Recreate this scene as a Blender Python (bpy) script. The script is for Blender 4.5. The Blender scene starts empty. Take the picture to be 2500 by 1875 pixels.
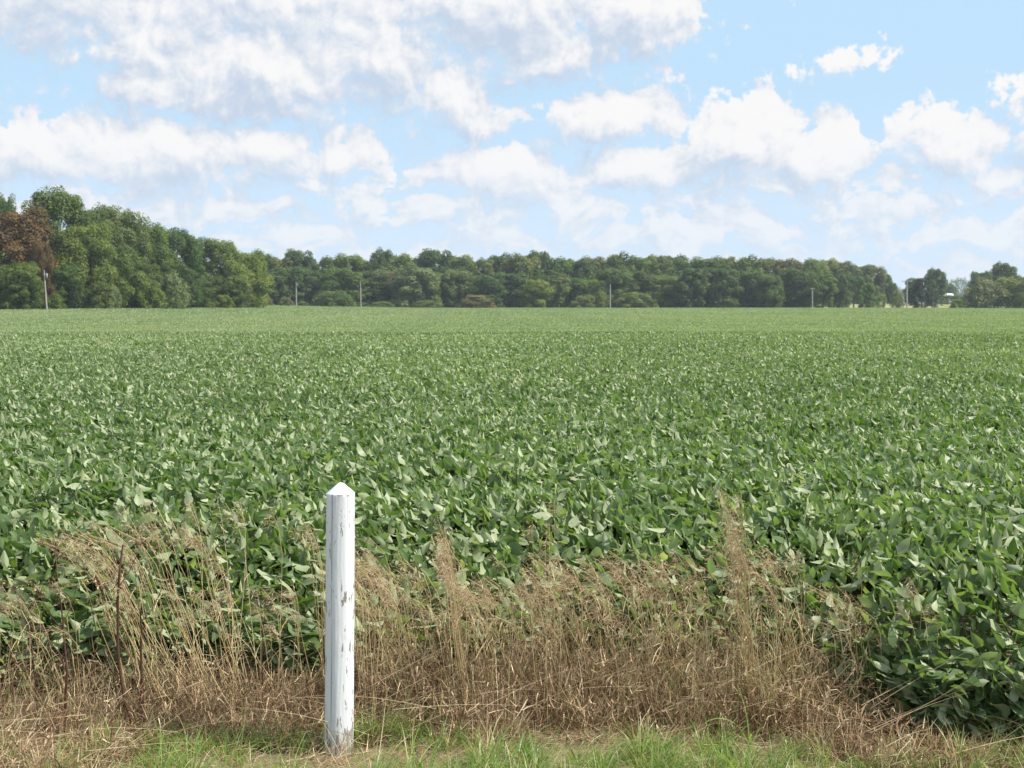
import bpy, math
import numpy as np
from mathutils import Vector, Matrix
R = math.radians
C = bpy.context.scene.collection
scene = bpy.context.scene

# ------------------------------------------------------------------ camera
CAM_H, F_PX, PITCH = 1.95, 3472.0, R(3.223)
cam_d = bpy.data.cameras.new('camera')
cam = bpy.data.objects.new('camera', cam_d); C.objects.link(cam)
cam_d.sensor_width = 36.0; cam_d.lens = 50.0
cam_d.clip_start = 0.1; cam_d.clip_end = 20000
cam_d.dof.use_dof = True; cam_d.dof.focus_distance = 7.5; cam_d.dof.aperture_fstop = 11
cam.location = (0, 0, CAM_H); cam.rotation_euler = (R(90) - PITCH, 0, 0)
scene.camera = cam

def ray(px, py):
    u, v = (px - 1250) / F_PX, (937.5 - py) / F_PX
    c, s = math.cos(PITCH), math.sin(PITCH)
    return u, c + v * s, -s + v * c
def at(px, py, Y):
    dx, dy, dz = ray(px, py); k = Y / dy
    return dx * k, Y, CAM_H + dz * k

# ------------------------------------------------------------------ light
SUN_EL, SUN_AZ = R(50), R(101)            # azimuth clockwise from +Y
SUN = Vector((math.sin(SUN_AZ) * math.cos(SUN_EL), math.cos(SUN_AZ) * math.cos(SUN_EL), math.sin(SUN_EL)))
sl = bpy.data.lights.new('sun', 'SUN'); sl.energy = 4.2; sl.angle = R(0.53); sl.color = (1.0, 0.955, 0.88)
so = bpy.data.objects.new('sun', sl); C.objects.link(so)
so.rotation_euler = SUN.to_track_quat('Z', 'Y').to_euler()
scene.view_settings.view_transform = 'Standard'; scene.view_settings.look = 'None'
scene.view_settings.gamma = 1.0; scene.view_settings.exposure = 0.85
scene.cycles.use_denoising = True; scene.cycles.denoiser = 'OPENIMAGEDENOISE'; scene.cycles.denoising_prefilter = 'ACCURATE'
scene.cycles.max_bounces = 6; scene.cycles.transparent_max_bounces = 4
scene.cycles.diffuse_bounces = 2; scene.cycles.transmission_bounces = 3; scene.cycles.volume_bounces = 0

class NT:
    """small node-tree writer"""
    def __init__(s, tree): s.t = tree; s.n = tree.nodes; s.l = tree.links
    def new(s, typ, **kw):
        n = s.n.new(typ)
        for k, v in kw.items(): setattr(n, k, v)
        return n
    def put(s, sock, v):
        if isinstance(v, bpy.types.NodeSocket): s.l.new(v, sock)
        elif v is not None: sock.default_value = v
    def math(s, op, a, b=None, c=None, clamp=False):
        n = s.new('ShaderNodeMath', operation=op, use_clamp=clamp)
        for i, v in enumerate((a, b, c)): 
            if v is not None: s.put(n.inputs[i], v)
        return n.outputs[0]
    def vec(s, op, a, b=None, out=0):
        n = s.new('ShaderNodeVectorMath', operation=op)
        s.put(n.inputs[0], a)
        if b is not None: s.put(n.inputs[1], b)
        return n.outputs[out]
    def mix(s, f, a, b, blend='MIX'):
        n = s.new('ShaderNodeMix', data_type='RGBA', blend_type=blend)
        s.put(n.inputs[0], f); s.put(n.inputs[6], a); s.put(n.inputs[7], b)
        return n.outputs[2]
    def smooth(s, v, lo, hi, a=0.0, b=1.0):
        n = s.new('ShaderNodeMapRange', interpolation_type='SMOOTHSTEP')
        for i, x in enumerate((v, lo, hi, a, b)): s.put(n.inputs[i], x)
        return n.outputs[0]
    def noise(s, vec, scale, detail=4, rough=0.5, out=0):
        n = s.new('ShaderNodeTexNoise')
        if vec is not None: s.l.new(vec, n.inputs['Vector'])
        n.inputs['Scale'].default_value = scale; n.inputs['Detail'].default_value = detail
        n.inputs['Roughness'].default_value = rough
        return n.outputs[out]

# sky: Nishita blue with cumulus written by direction (azimuth, elevation)
world = bpy.data.worlds.new('World'); scene.world = world; world.use_nodes = True
W = NT(world.node_tree); W.n.clear()
tc = W.new('ShaderNodeTexCoord')
sep = W.new('ShaderNodeSeparateXYZ'); W.l.new(tc.outputs['Generated'], sep.inputs[0])
az = W.math('ARCTAN2', sep.outputs[0], sep.outputs[1])
el = W.math('ARCSINE', sep.outputs[2])
X = W.math('MULTIPLY', az, 30.72); Y_ = W.math('MULTIPLY', el, 30.72)     # 1 unit = 1.865 degrees
comb = W.new('ShaderNodeCombineXYZ'); W.l.new(X, comb.inputs[0]); W.l.new(Y_, comb.inputs[1])
P0 = comb.outputs[0]
# cloud heaps: centre azimuth, elevation, half width, half height, weight   (units as above)
def E(x, y, rx, ry, w=1.0): return ((x - 11.06), (6.57 - y), rx, ry, w)
HEAPS = [E(6.4, .7, 7.6, 1.9, .72), E(1.0, .2, 3.6, 1.55, 1.2), E(3.3, 1.2, 1.7, 1.2, 1.05), E(5.8, 1.75, 2.9, 1.4, 1.3), E(8.2, 1.5, 1.6, 1.2, 1.05), E(3.5, 2.0, 1.1, .9, .85), E(6.0, .2, 3.6, 1.2, 1.05),
         E(10.8, .2, 3.0, 1.6, 1.3), E(13.5, .4, 2.0, 1.3, 1.3), E(12.0, 1.2, 2.4, .7, .95), E(9.9, 2.3, 1.5, .95, 1.0),
         E(1.1, 3.5, 2.0, 1.0, 1.1), E(3.7, 3.5, 2.4, 1.05, 1.15), E(5.9, 3.4, 1.2, .85, 1.05), E(7.6, 3.4, 1.0, .7, .8),
         E(12.9, 2.6, 1.8, .7, 1.15), E(16.0, 3.2, 1.9, 1.15, 1.3), E(17.6, 3.45, 1.3, .85, 1.1), E(14.0, 3.7, 2.3, .8, 1.0), E(10.6, 3.8, 1.7, .9, .95),
         E(17.9, 1.66, 1.0, .30, .36), E(14.2, 1.74, .7, .34, .42), E(16.5, 2.35, .5, .26, .4), E(20.2, 3.3, 1.6, .85, 1.0), E(22.3, 3.0, 1.3, 1.0, 1.05), E(21.3, 2.25, .6, .24, .32)]
grp = bpy.data.node_groups.new('cloud_depth', 'ShaderNodeTree')
grp.interface.new_socket('P', in_out='INPUT', socket_type='NodeSocketVector')
grp.interface.new_socket('S', in_out='OUTPUT', socket_type='NodeSocketFloat')
G = NT(grp); gi = G.new('NodeGroupInput'); go = G.new('NodeGroupOutput')
pw = gi.outputs[0]
acc = None
for (cx, cy, rx, ry, w) in HEAPS:
    q = G.vec('MULTIPLY', G.vec('SUBTRACT', pw, (cx, cy, 0)), (1 / rx, 1 / ry, 1))
    m = G.math('MULTIPLY_ADD', G.vec('LENGTH', q, out=1), -w * .85, w * .85)
    acc = m if acc is None else G.math('SMOOTH_MAX', acc, m, .2)
sy = G.new('ShaderNodeSeparateXYZ'); G.l.new(pw, sy.inputs[0])
def n2(T, vec, scale, detail, rough=.5, out=0):
    n = T.new('ShaderNodeTexNoise', noise_dimensions='2D'); T.l.new(vec, n.inputs['Vector'])
    n.inputs['Scale'].default_value = scale; n.inputs['Detail'].default_value = detail; n.inputs['Roughness'].default_value = rough
    return n.outputs[out]
# thin far rows near the horizon
rc = G.new('ShaderNodeCombineXYZ'); G.l.new(G.math('MULTIPLY', sy.outputs[0], .7), rc.inputs[0]); G.l.new(G.math('MULTIPLY', G.math('POWER', G.math('MAXIMUM', sy.outputs[1], 0.0), .6), 3.6), rc.inputs[1])
rows = G.math('MULTIPLY_ADD', n2(G, rc.outputs[0], 1.0, 4, .6), 2.0, -.74)
rows = G.math('SUBTRACT', rows, G.smooth(sy.outputs[1], 2.5, 3.6))
high = G.math('MULTIPLY_ADD', n2(G, G.vec('MULTIPLY', pw, (.22, .3, 1)), 1.0, 3), 3.4, -1.6)   # rest of the dome
high = G.math('SUBTRACT', high, G.smooth(sy.outputs[1], 9.0, 7.0, 0, 2))
acc = G.math('SMOOTH_MAX', G.math('SMOOTH_MAX', acc, rows, .2), high, .1)
G.l.new(acc, go.inputs[0])
def heap(v):
    g = W.new('ShaderNodeGroup'); g.node_tree = grp; W.l.new(v, g.inputs[0]); return g.outputs[0]
w1 = W.vec('MULTIPLY', W.vec('SUBTRACT', n2(W, P0, .6, 1, .5, 1), (.5, .5, .5)), (1.5, .9, 0))
w2 = W.vec('MULTIPLY', W.vec('SUBTRACT', n2(W, P0, 2.4, 3, .55, 1), (.5, .5, .5)), (.26, .22, 0))
PB = W.vec('MULTIPLY_ADD', w1, (.45, .45, 0)); W.l.new(P0, PB.node.inputs[2]); PW = W.vec('ADD', W.vec('ADD', P0, w1), w2)
def billow(v):
    vo = W.new('ShaderNodeTexVoronoi', feature='F1', voronoi_dimensions='2D'); W.l.new(v, vo.inputs['Vector'])
    vo.inputs['Scale'].default_value = 1.7; vo.inputs['Detail'].default_value = 3.0; vo.inputs['Roughness'].default_value = .6
    return W.math('ADD', W.math('MULTIPLY_ADD', vo.outputs['Distance'], -.62, .32), W.math('MULTIPLY_ADD', n2(W, v, 1.1, 6, .46), .9, -.45))
s0, s1 = heap(PW), heap(W.vec('ADD', PW, (.20, .55, 0)))
b0, b1 = billow(PB), billow(W.vec('ADD', PB, (.13, .20, 0)))
d0 = W.math('ADD', W.math('MULTIPLY_ADD', b0, .72, W.math('MULTIPLY', s0, 1.2)), .15)
fine = W.math('MULTIPLY_ADD', n2(W, P0, 3.6, 5, .55), .72, -.36); d0 = W.math('ADD', d0, fine)
alpha = W.smooth(d0, -.08, W.smooth(W.math('SUBTRACT', s0, s1), -.22, .12, .62, .16))
L = W.math('ADD', W.math('MULTIPLY_ADD', W.math('SUBTRACT', s0, s1), 1.0, .63), W.math('MULTIPLY', W.math('MULTIPLY_ADD', fine, .6, W.math('SUBTRACT', b0, b1)), .62))
L = W.smooth(L, .06, 1.12)
c_cloud = W.mix(L, (.57, .665, .81, 1), (.985, .97, .965, 1))
lowfade = W.smooth(Y_, 0.0, 3.6)
c_cloud = W.mix(W.math('MULTIPLY_ADD', lowfade, -.6, .6), c_cloud, (.83, .885, .96, 1))
sky = W.new('ShaderNodeTexSky', sky_type='NISHITA', sun_disc=False)
sky.sun_elevation = SUN_EL; sky.sun_rotation = SUN_AZ; sky.air_density = 1.0; sky.dust_density = .6; sky.ozone_density = 1.5
bg_sky = W.new('ShaderNodeBackground'); bg_sky.inputs[1].default_value = .085
pale = W.mix(W.smooth(Y_, 0, 5), (4.55, 5.55, 6.75, 1), (3.55, 5.05, 6.5, 1))          # hazy late-summer air
tint = W.mix(.94, sky.outputs[0], pale); W.l.new(tint, bg_sky.inputs[0])
bg_c = W.new('ShaderNodeBackground'); W.l.new(c_cloud, bg_c.inputs[0]); bg_c.inputs[1].default_value = .55
ms = W.new('ShaderNodeMixShader'); W.l.new(W.math('MULTIPLY', alpha, W.smooth(Y_, .5, 3.8, .72, .97)), ms.inputs[0])
W.l.new(bg_sky.outputs[0], ms.inputs[1]); W.l.new(bg_c.outputs[0], ms.inputs[2])
wo = W.new('ShaderNodeOutputWorld'); W.l.new(ms.outputs[0], wo.inputs[0])
world.cycles.sampling_method = 'MANUAL'; world.cycles.sample_map_resolution = 512

# ------------------------------------------------------------------ helpers
rng = np.random.default_rng(7)
def tag(o, label=None, cat=None, group=None, kind=None):
    for k, v in (('label', label), ('category', cat), ('group', group), ('kind', kind)):
        if v: o[k] = v
    return o
def empty(name, loc, rz=0.0):
    o = bpy.data.objects.new(name, None); C.objects.link(o)
    o.location = loc; o.rotation_euler = (0, 0, rz); o.empty_display_size = .2
    return o
def link(name, me, parent=None):
    o = bpy.data.objects.new(name, me); C.objects.link(o)
    if parent: o.parent = parent
    return o
class MB:
    """collects numpy chunks of same-sized faces and makes one mesh"""
    def __init__(s): s.v = []; s.f = []; s.a = []; s.m = []; s.n = 0; s.sm = []
    def add(s, v, f, a=None, m=0, smooth=True):
        v = np.asarray(v, np.float32).reshape(-1, 3); f = np.asarray(f, np.int32)
        s.v.append(v); s.f.append(f + s.n); s.n += len(v)
        s.a.append(np.zeros(len(f), np.float32) if a is None else np.asarray(a, np.float32))
        s.m.append(np.full(len(f), m, np.int32)); s.sm.append(np.full(len(f), smooth, bool))
    def mesh(s, name, mats):
        me = bpy.data.meshes.new(name)
        V = np.concatenate(s.v); me.vertices.add(len(V)); me.vertices.foreach_set('co', V.ravel())
        idx = np.concatenate([f.ravel() for f in s.f]); tot = np.concatenate([np.full(len(f), f.shape[1], np.int32) for f in s.f])
        st = np.zeros(len(tot), np.int32); st[1:] = np.cumsum(tot)[:-1]
        me.loops.add(len(idx)); me.loops.foreach_set('vertex_index', idx)
        me.polygons.add(len(tot)); me.polygons.foreach_set('loop_start', st); me.polygons.foreach_set('loop_total', tot)
        for m in mats: me.materials.append(m)
        me.polygons.foreach_set('material_index', np.concatenate(s.m))
        me.polygons.foreach_set('use_smooth', np.concatenate(s.sm))
        at_ = me.attributes.new('rnd', 'FLOAT', 'FACE'); at_.data.foreach_set('value', np.concatenate(s.a))
        me.update(calc_edges=True)
        return me
    def obj(s, name, mats, parent=None): return link(name, s.mesh(name, mats), parent)
def unit(a): return a / np.maximum(np.linalg.norm(a, axis=-1, keepdims=True), 1e-9)
def sstep(a, b, x): t = np.clip((x - a) / (b - a), 0, 1); return t * t * (3 - 2 * t)
_oct = [(rng.uniform(0, 6.28), rng.uniform(0, 6.28)) for _ in range(12)]
def wav(x, y, s, k=0):
    """smooth pseudo-noise in about -1..1"""
    r = 0
    for i in range(4):
        th = _oct[(i + k) % 12][0]; q = s * (1 + .63 * i)
        r = r + np.sin((x * math.cos(th) + y * math.sin(th)) * q + _oct[(i * 3 + k) % 12][1]) / (1 + .4 * i)
    return r / 2.2
def tube(mb, pts, rad, sides=6, a=0.0, m=0):
    pts = np.asarray(pts, float); n = len(pts); rad = np.broadcast_to(rad, n)
    t = unit(np.gradient(pts, axis=0)); ref = np.array([.13, .97, .2])
    b1 = unit(np.cross(t, ref)); b2 = np.cross(t, b1)
    an = np.arange(sides) * 2 * math.pi / sides
    v = pts[:, None] + rad[:, None, None] * (np.cos(an)[None, :, None] * b1[:, None] + np.sin(an)[None, :, None] * b2[:, None])
    i = np.arange(n - 1)[:, None] * sides; j = np.arange(sides)[None]; j2 = (j + 1) % sides
    f = np.stack([i + j, i + j2, i + sides + j2, i + sides + j], -1).reshape(-1, 4)
    mb.add(v.reshape(-1, 3), f, np.full(len(f), a), m)
    cap = np.arange(sides)[None] + (n - 1) * sides
    if sides == 4: mb.add(v[-1], [[0, 1, 2, 3]], [a], m)
    elif sides >= 6: mb.add(v[-1], [list(range(sides))], [a], m)

# ------------------------------------------------------------------ materials
def mat(name):
    m = bpy.data.materials.new(name); m.use_nodes = True; t = NT(m.node_tree); t.n.clear()
    out = t.new('ShaderNodeOutputMaterial'); return m, t, out
def ramp(t, f, stops):
    r = t.new('ShaderNodeValToRGB'); t.put(r.inputs[0], f); e = r.color_ramp.elements
    while len(e) < len(stops): e.new(.5)
    for i, (p_, c) in enumerate(stops): e[i].position = p_; e[i].color = (*c, 1)
    return r.outputs[0]
def attr(t, name='rnd'):
    a = t.new('ShaderNodeAttribute'); a.attribute_name = name; return a.outputs['Fac']
def leafy(name, stops, under, trans, tw=.3, rough=.42, spec=.5, objcol=False, sheen=0):
    m, t, out = mat(name)
    col = ramp(t, attr(t), stops)
    if objcol:
        oi = t.new('ShaderNodeObjectInfo'); col = t.mix(1.0, col, oi.outputs['Color'], 'MULTIPLY')
    if under is not None:
        g = t.new('ShaderNodeNewGeometry'); col2 = t.mix(g.outputs['Backfacing'], col, t.mix(.78, col, (*under, 1)))
    else: col2 = col
    b = t.new('ShaderNodeBsdfPrincipled'); t.put(b.inputs['Base Color'], col2)
    b.inputs['Roughness'].default_value = rough; b.inputs['Specular IOR Level'].default_value = spec
    if sheen: b.inputs['Sheen Weight'].default_value = sheen; b.inputs['Sheen Roughness'].default_value = .4; b.inputs['Sheen Tint'].default_value = (.9, 1, .85, 1)
    tr = t.new('ShaderNodeBsdfTranslucent'); t.put(tr.inputs[0], t.mix(1.0, col, (*trans, 1), 'MULTIPLY'))
    mx = t.new('ShaderNodeMixShader'); mx.inputs[0].default_value = tw
    t.l.new(b.outputs[0], mx.inputs[1]); t.l.new(tr.outputs[0], mx.inputs[2]); t.l.new(mx.outputs[0], out.inputs[0])
    return m
M_soy = leafy('soy_leaf', [(0, (.058, .103, .029)), (.45, (.102, .158, .054)), (.8, (.172, .220, .104)), (1, (.27, .295, .155))],
              (.40, .44, .26), (2.0, 2.2, .8), .32, .5, .42)
M_soystem = leafy('soy_stem', [(0, (.12, .2, .05)), (1, (.2, .28, .08))], None, (1, 1.2, .6), .15)
M_dry = leafy('dry_grass_blade', [(0, (.075, .042, .024)), (.3, (.19, .11, .062)), (.6, (.35, .235, .135)), (.85, (.60, .46, .29)), (.93, (.68, .57, .38)), (1, (.30, .36, .10))],
              None, (1.1, 1.0, .8), .25, .6, .3)
M_straw = leafy('straw_stalk', [(0, (.44, .30, .15)), (.5, (.60, .47, .25)), (.8, (.72, .60, .36)), (1, (.42, .42, .15))], None, (1, .95, .8), .15, .5, .35)
M_head = leafy('seed_head', [(0, (.36, .235, .145)), (.6, (.50, .37, .235)), (1, (.68, .56, .38))], None, (1.2, 1.0, .8), .3, .6, .3)
M_grass = leafy('green_grass_blade', [(0, (.095, .165, .035)), (.45, (.160, .245, .058)), (.75, (.24, .32, .10)), (.92, (.38, .34, .18)), (1, (.46, .36, .21))], None, (1.8, 2.0, .8), .35, .42, .5)
M_weed = leafy('weed_stem', [(0, (.042, .017, .014)), (.6, (.08, .036, .024)), (1, (.17, .10, .06))], None, (1, .8, .7), .05, .5, .4)
M_fol = leafy('tree_leaves', [(0, (.62, .70, .62)), (.5, (1, 1, 1)), (1, (1.35, 1.25, 1.1))], None, (1.7, 1.9, .8), .30, .55, .25, True)

def simple(name, c1, c2, scale, rough=.8, bump=0.0, stretch=(1, 1, 1), detail=6):
    m, t, out = mat(name)
    tc_ = t.new('ShaderNodeTexCoord'); v = t.vec('MULTIPLY', tc_.outputs['Object'], stretch)
    n = t.noise(v, scale, detail, .6)
    b = t.new('ShaderNodeBsdfPrincipled'); t.put(b.inputs['Base Color'], ramp(t, n, [(.3, c1), (.7, c2)])); b.inputs['Roughness'].default_value = rough
    if bump:
        bp = t.new('ShaderNodeBump'); bp.inputs['Strength'].default_value = bump; t.l.new(n, bp.inputs['Height']); t.l.new(bp.outputs[0], b.inputs['Normal'])
    t.l.new(b.outputs[0], out.inputs[0]); return m
M_bark = simple('bark', (.06, .045, .03), (.16, .13, .10), 3, .9, .6, (1, 1, .3))
M_pole = simple('pole_wood', (.26, .235, .20), (.42, .39, .345), 4, .85, .2, (1, 1, .2))
M_glassy = simple('insulator', (.30, .30, .29), (.45, .45, .44), 8, .3)
M_metal = simple('galvanised', (.26, .27, .27), (.38, .39, .39), 2, .45)
M_barnw = simple('barn_wall', (.62, .62, .60), (.74, .74, .72), .6, .7)
M_roof = simple('barn_roof', (.70, .71, .73), (.82, .83, .84), .3, .4)
M_dark = simple('barn_door', (.08, .08, .085), (.13, .13, .13), 1, .6)

m, t, out = mat('ground_cover')                       # soil in the field, thatch at its edge, grass beyond it
g = t.new('ShaderNodeNewGeometry'); sp = t.new('ShaderNodeSeparateXYZ'); t.l.new(g.outputs['Position'], sp.inputs[0])
soil = ramp(t, t.noise(g.outputs['Position'], 9, 8, .65), [(.3, (.045, .032, .02)), (.7, (.13, .095, .06))])
thatch = ramp(t, t.noise(g.outputs['Position'], 30, 6, .7), [(.3, (.07, .055, .025)), (.55, (.20, .15, .08)), (.75, (.12, .14, .04))])
past = ramp(t, t.noise(t.vec('MULTIPLY', g.outputs['Position'], (.02, .1, 1)), 1, 6, .6), [(.35, (.12, .17, .045)), (.55, (.23, .24, .075)), (.7, (.33, .27, .11))])
c = t.mix(t.smooth(sp.outputs[1], 6.6, 7.3), thatch, soil); c = t.mix(t.smooth(sp.outputs[1], 470, 480), c, past)
b = t.new('ShaderNodeBsdfPrincipled'); t.l.new(c, b.inputs['Base Color']); b.inputs['Roughness'].default_value = .95
t.l.new(b.outputs[0], out.inputs[0]); M_ground = m

# ------------------------------------------------------------------ terrain
def gz(x, y):
    x = np.asarray(x, float); y = np.asarray(y, float)
    z = -1.3 * sstep(50, 88, y) + .95 * np.clip((y - 95) / 430, 0, 1)
    z = z + 1.0 * sstep(-25, -95, x) * sstep(130, 330, y)
    z = z + 2.1 * sstep(528, 640, y)
    z = z + .05 * wav(x, y, .11) * sstep(15, 40, y)
    return z
ys = np.concatenate([np.linspace(-40, 4, 12), np.linspace(4.3, 12, 60), np.linspace(12.5, 120, 120), np.linspace(124, 700, 140), np.geomspace(720, 2400, 24)])
q = np.linspace(-1, 1, 141); xs = np.sinh(q * 7) / math.sinh(7) * 1900
XX, YY = np.meshgrid(xs, ys); ZZ = gz(XX, YY) + .012 * wav(XX, YY, 9, 3) * (np.abs(YY) < 14)
nx, ny = len(xs), len(ys)
i = (np.arange(ny - 1)[:, None] * nx + np.arange(nx - 1)[None]).ravel()
mb = MB(); mb.add(np.stack([XX, YY, ZZ], -1), np.stack([i, i + 1, i + nx + 1, i + nx], -1))
tag(mb.obj('ground', [M_ground]), kind='structure')

# ------------------------------------------------------------------ soybean crop (nobody could count it)
def leaf_frames(n, elev_mean=40, elev_sd=27, roll=38):
    a = np.where(rng.random(n) < .62, rng.normal(R(188), R(58), n), rng.uniform(0, 6.283, n))
    e = R(1) * np.clip(rng.normal(elev_mean, elev_sd, n), -55, 84)
    t_ = np.stack([np.cos(a) * np.cos(e), np.sin(a) * np.cos(e), np.sin(e)], -1)
    up = np.array([.18, .05, 1.0]) + rng.normal(0, .33, (n, 3))
    nn = unit(up - (up * t_).sum(-1, keepdims=True) * t_)
    r = rng.normal(0, R(roll), n)[:, None]
    bb = np.cross(t_, nn); nn2 = nn * np.cos(r) + bb * np.sin(r); nn2 = nn2 * np.where(rng.random(n) < .36, -1, 1)[:, None]; bb = np.cross(t_, nn2)      # wind turns many leaves over
    return t_, bb, nn2
PROF_HI = ([0, .18, .42, .68, .88, 1.0], [.06, .40, .50, .36, .15, .0])
def add_leaves(mb, pos, L, lod, frames=None, rnd=None, wr=.47):
    n = len(pos); t_, b_, n_ = frames if frames else leaf_frames(n)
    L = np.broadcast_to(L, n).reshape(n, 1, 1).astype(np.float32)
    wr = (wr * rng.uniform(.82, 1.18, n)).reshape(n, 1, 1)
    fold = rng.normal(.32, .22, n).reshape(n, 1, 1); cur = rng.normal(.28, .20, n).reshape(n, 1, 1)
    if lod == 0: S, Wd, U = PROF_HI[0], PROF_HI[1], [-1, -.5, 0, .5, 1]
    elif lod == 1: S, Wd, U = [0, .42, 1.0], [.10, .5, .0], [-1, 0, 1]
    else: S, Wd, U = None, None, None
    if lod < 2:
        S = np.array(S); Wd = np.array(Wd); U = np.array(U)
        s = np.repeat(S, len(U))[None, :, None]; w = np.repeat(Wd, len(U))[None, :, None]; u = np.tile(U, len(S))[None, :, None]
        wavy = .035 * np.sin(s * 11 + u * 2 + rng.uniform(0, 6, n).reshape(n, 1, 1)) * np.abs(u)
        lu = u * w * wr * L; lv = (s - .45) * L; lw = (np.abs(u) * w * wr * fold - cur * (s - .3) ** 2 + wavy) * L
        v = pos[:, None] + b_[:, None] * lu + t_[:, None] * lv + n_[:, None] * lw
        k = len(U); base = (np.arange(len(S) - 1)[:, None] * k + np.arange(k - 1)[None]).ravel()
        q_ = np.stack([base, base + 1, base + k + 1, base + k], -1)
        f = (np.arange(n)[:, None, None] * (len(S) * k) + q_[None]).reshape(-1, 4); per = len(q_)
    else:
        o = np.array([[0, -.45, 0], [-.5, .0, 1], [.5, .0, 1], [0, .55, 0]])
        lu = o[:, 0][None, :, None] * wr * L; lv = o[:, 1][None, :, None] * L; lw = o[:, 2][None, :, None] * .5 * wr * fold * L
        v = pos[:, None] + b_[:, None] * lu + t_[:, None] * lv + n_[:, None] * lw
        q_ = np.array([[0, 3, 1], [0, 2, 3]]); f = (np.arange(n)[:, None, None] * 4 + q_[None]).reshape(-1, 3); per = 2
    r = rng.random(n) if rnd is None else rnd
    mb.add(v, f, np.repeat(r, per))
def edge_y(x): return 7.02 - .97 * sstep(1.25, 2.0, x) + .10 * np.sin(x * 3.1 + 1) + .06 * np.sin(x * 7.3)
def canopy(x, y):
    h = .86 + .035 * wav(x, y, 1.9, 1) + .03 * wav(x, y, 5.5, 5) - .46 * np.exp(-np.maximum(y - edge_y(x), 0) / .60)
    return gz(x, y) + h
def strip(y0, y1, dens, margin=3.0):
    hw = .385; area = hw * (y1 * y1 - y0 * y0) + 2 * margin * (y1 - y0); n = int(area * dens)
    y = np.sqrt(rng.uniform(0, 1, n) * (y1 * y1 - y0 * y0) + y0 * y0)
    x = rng.uniform(-1, 1, n) * (hw * y + margin); return x, y
def left_limit(x, y): return x > np.interp(y, [0, 285, 300, 420, 470, 600], [-999, -999, -108, -73, -400, -400]) * 1.0
soy = MB()
def distance_tone(x, y): return np.clip(.36 + .17 * sstep(8, 45, y) + .09 * wav(x, y, .05, 6) + .15 * wav(x, y, .35, 2) + rng.normal(0, .22, len(x)), 0, 1)  # random tone, plus paler colour with distance painting in a view-angle light effect
x, y = strip(6.0, 15, 960); k = y > edge_y(x); x, y = x[k], y[k]
dep = rng.exponential(.13, len(x)); near = np.exp(-np.maximum(y - edge_y(x), 0) / .35)
dep = np.where(rng.random(len(x)) < near, rng.uniform(0, .72, len(x)), dep)
z = np.maximum(canopy(x, y) - dep, gz(x, y) + .06)
add_leaves(soy, np.stack([x, y, z], -1), rng.uniform(.062, .12, len(x)), 0, rnd=distance_tone(x, y))
x, y = strip(15, 31, 620); z = canopy(x, y) - rng.exponential(.10, len(x))
add_leaves(soy, np.stack([x, y, z], -1), rng.uniform(.06, .115, len(x)), 1, rnd=distance_tone(x, y))
x, y = strip(31, 62, 370); z = canopy(x, y) - rng.exponential(.08, len(x))
add_leaves(soy, np.stack([x, y, z], -1), rng.uniform(.075, .13, len(x)), 2, rnd=distance_tone(x, y))
for (y0, y1, dn, l0, l1, mg) in ((100, 150, 90, .085, .15, 5), (150, 260, 34, .13, .22, 8), (260, 524, 8.5, .24, .40, 15)):
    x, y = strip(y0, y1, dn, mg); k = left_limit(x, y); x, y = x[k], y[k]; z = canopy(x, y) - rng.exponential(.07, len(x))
    add_leaves(soy, np.stack([x, y, z], -1), rng.uniform(l0, l1, len(x)), 2, rnd=np.clip(distance_tone(x, y) + .17, 0, 1))  # further pale shift of far-leaf colour, same painted view-angle light
# leaves clothing the open front of the crop down to the ground
n = 9000; x = rng.uniform(-4.6, 4.6, n); y = edge_y(x) + rng.exponential(.16, n) - .06; z = gz(x, y) + .05 + rng.uniform(0, .62, n) * np.clip(.5 + (y - edge_y(x)) * 1.2, .25, 1.0)
add_leaves(soy, np.stack([x, y, z], -1), rng.uniform(.08, .14, n), 0, frames=leaf_frames(n, 22, 24, 30), rnd=distance_tone(x, y))
# petioles and stems of the edge plants
n = 1500; x = rng.uniform(-4, 4.6, n); y = edge_y(x) + rng.uniform(0, .7, n); z0 = gz(x, y); h = rng.uniform(.35, .8, n) * np.clip((canopy(x, y) - z0) / .86, .3, 1)
for k in range(900):
    a = rng.uniform(0, 6.28); l = rng.uniform(.03, .2)
    tube(soy, [(x[k], y[k], z0[k] + h[k] * .15), (x[k] + math.cos(a) * l * .4, y[k] + math.sin(a) * l * .4, z0[k] + h[k] * .6), (x[k] + math.cos(a) * l, y[k] + math.sin(a) * l, z0[k] + h[k])], [.0035, .003, .002], 3, rng.random(), 1)
# shaded lower leaves under the closed canopy
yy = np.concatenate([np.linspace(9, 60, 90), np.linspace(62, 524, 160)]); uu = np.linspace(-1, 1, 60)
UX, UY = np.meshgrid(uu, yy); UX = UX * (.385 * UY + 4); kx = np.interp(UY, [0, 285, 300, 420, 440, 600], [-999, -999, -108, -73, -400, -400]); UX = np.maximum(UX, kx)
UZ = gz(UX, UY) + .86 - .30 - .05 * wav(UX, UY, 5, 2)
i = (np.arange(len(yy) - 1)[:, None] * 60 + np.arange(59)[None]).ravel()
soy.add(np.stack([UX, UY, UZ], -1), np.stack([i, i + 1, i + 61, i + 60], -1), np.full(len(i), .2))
tag(soy.obj('soybean_crop', [M_soy, M_soystem]), 'dense green soybean crop filling the whole field behind the dry grass', 'crop', kind='stuff')
del soy

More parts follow.
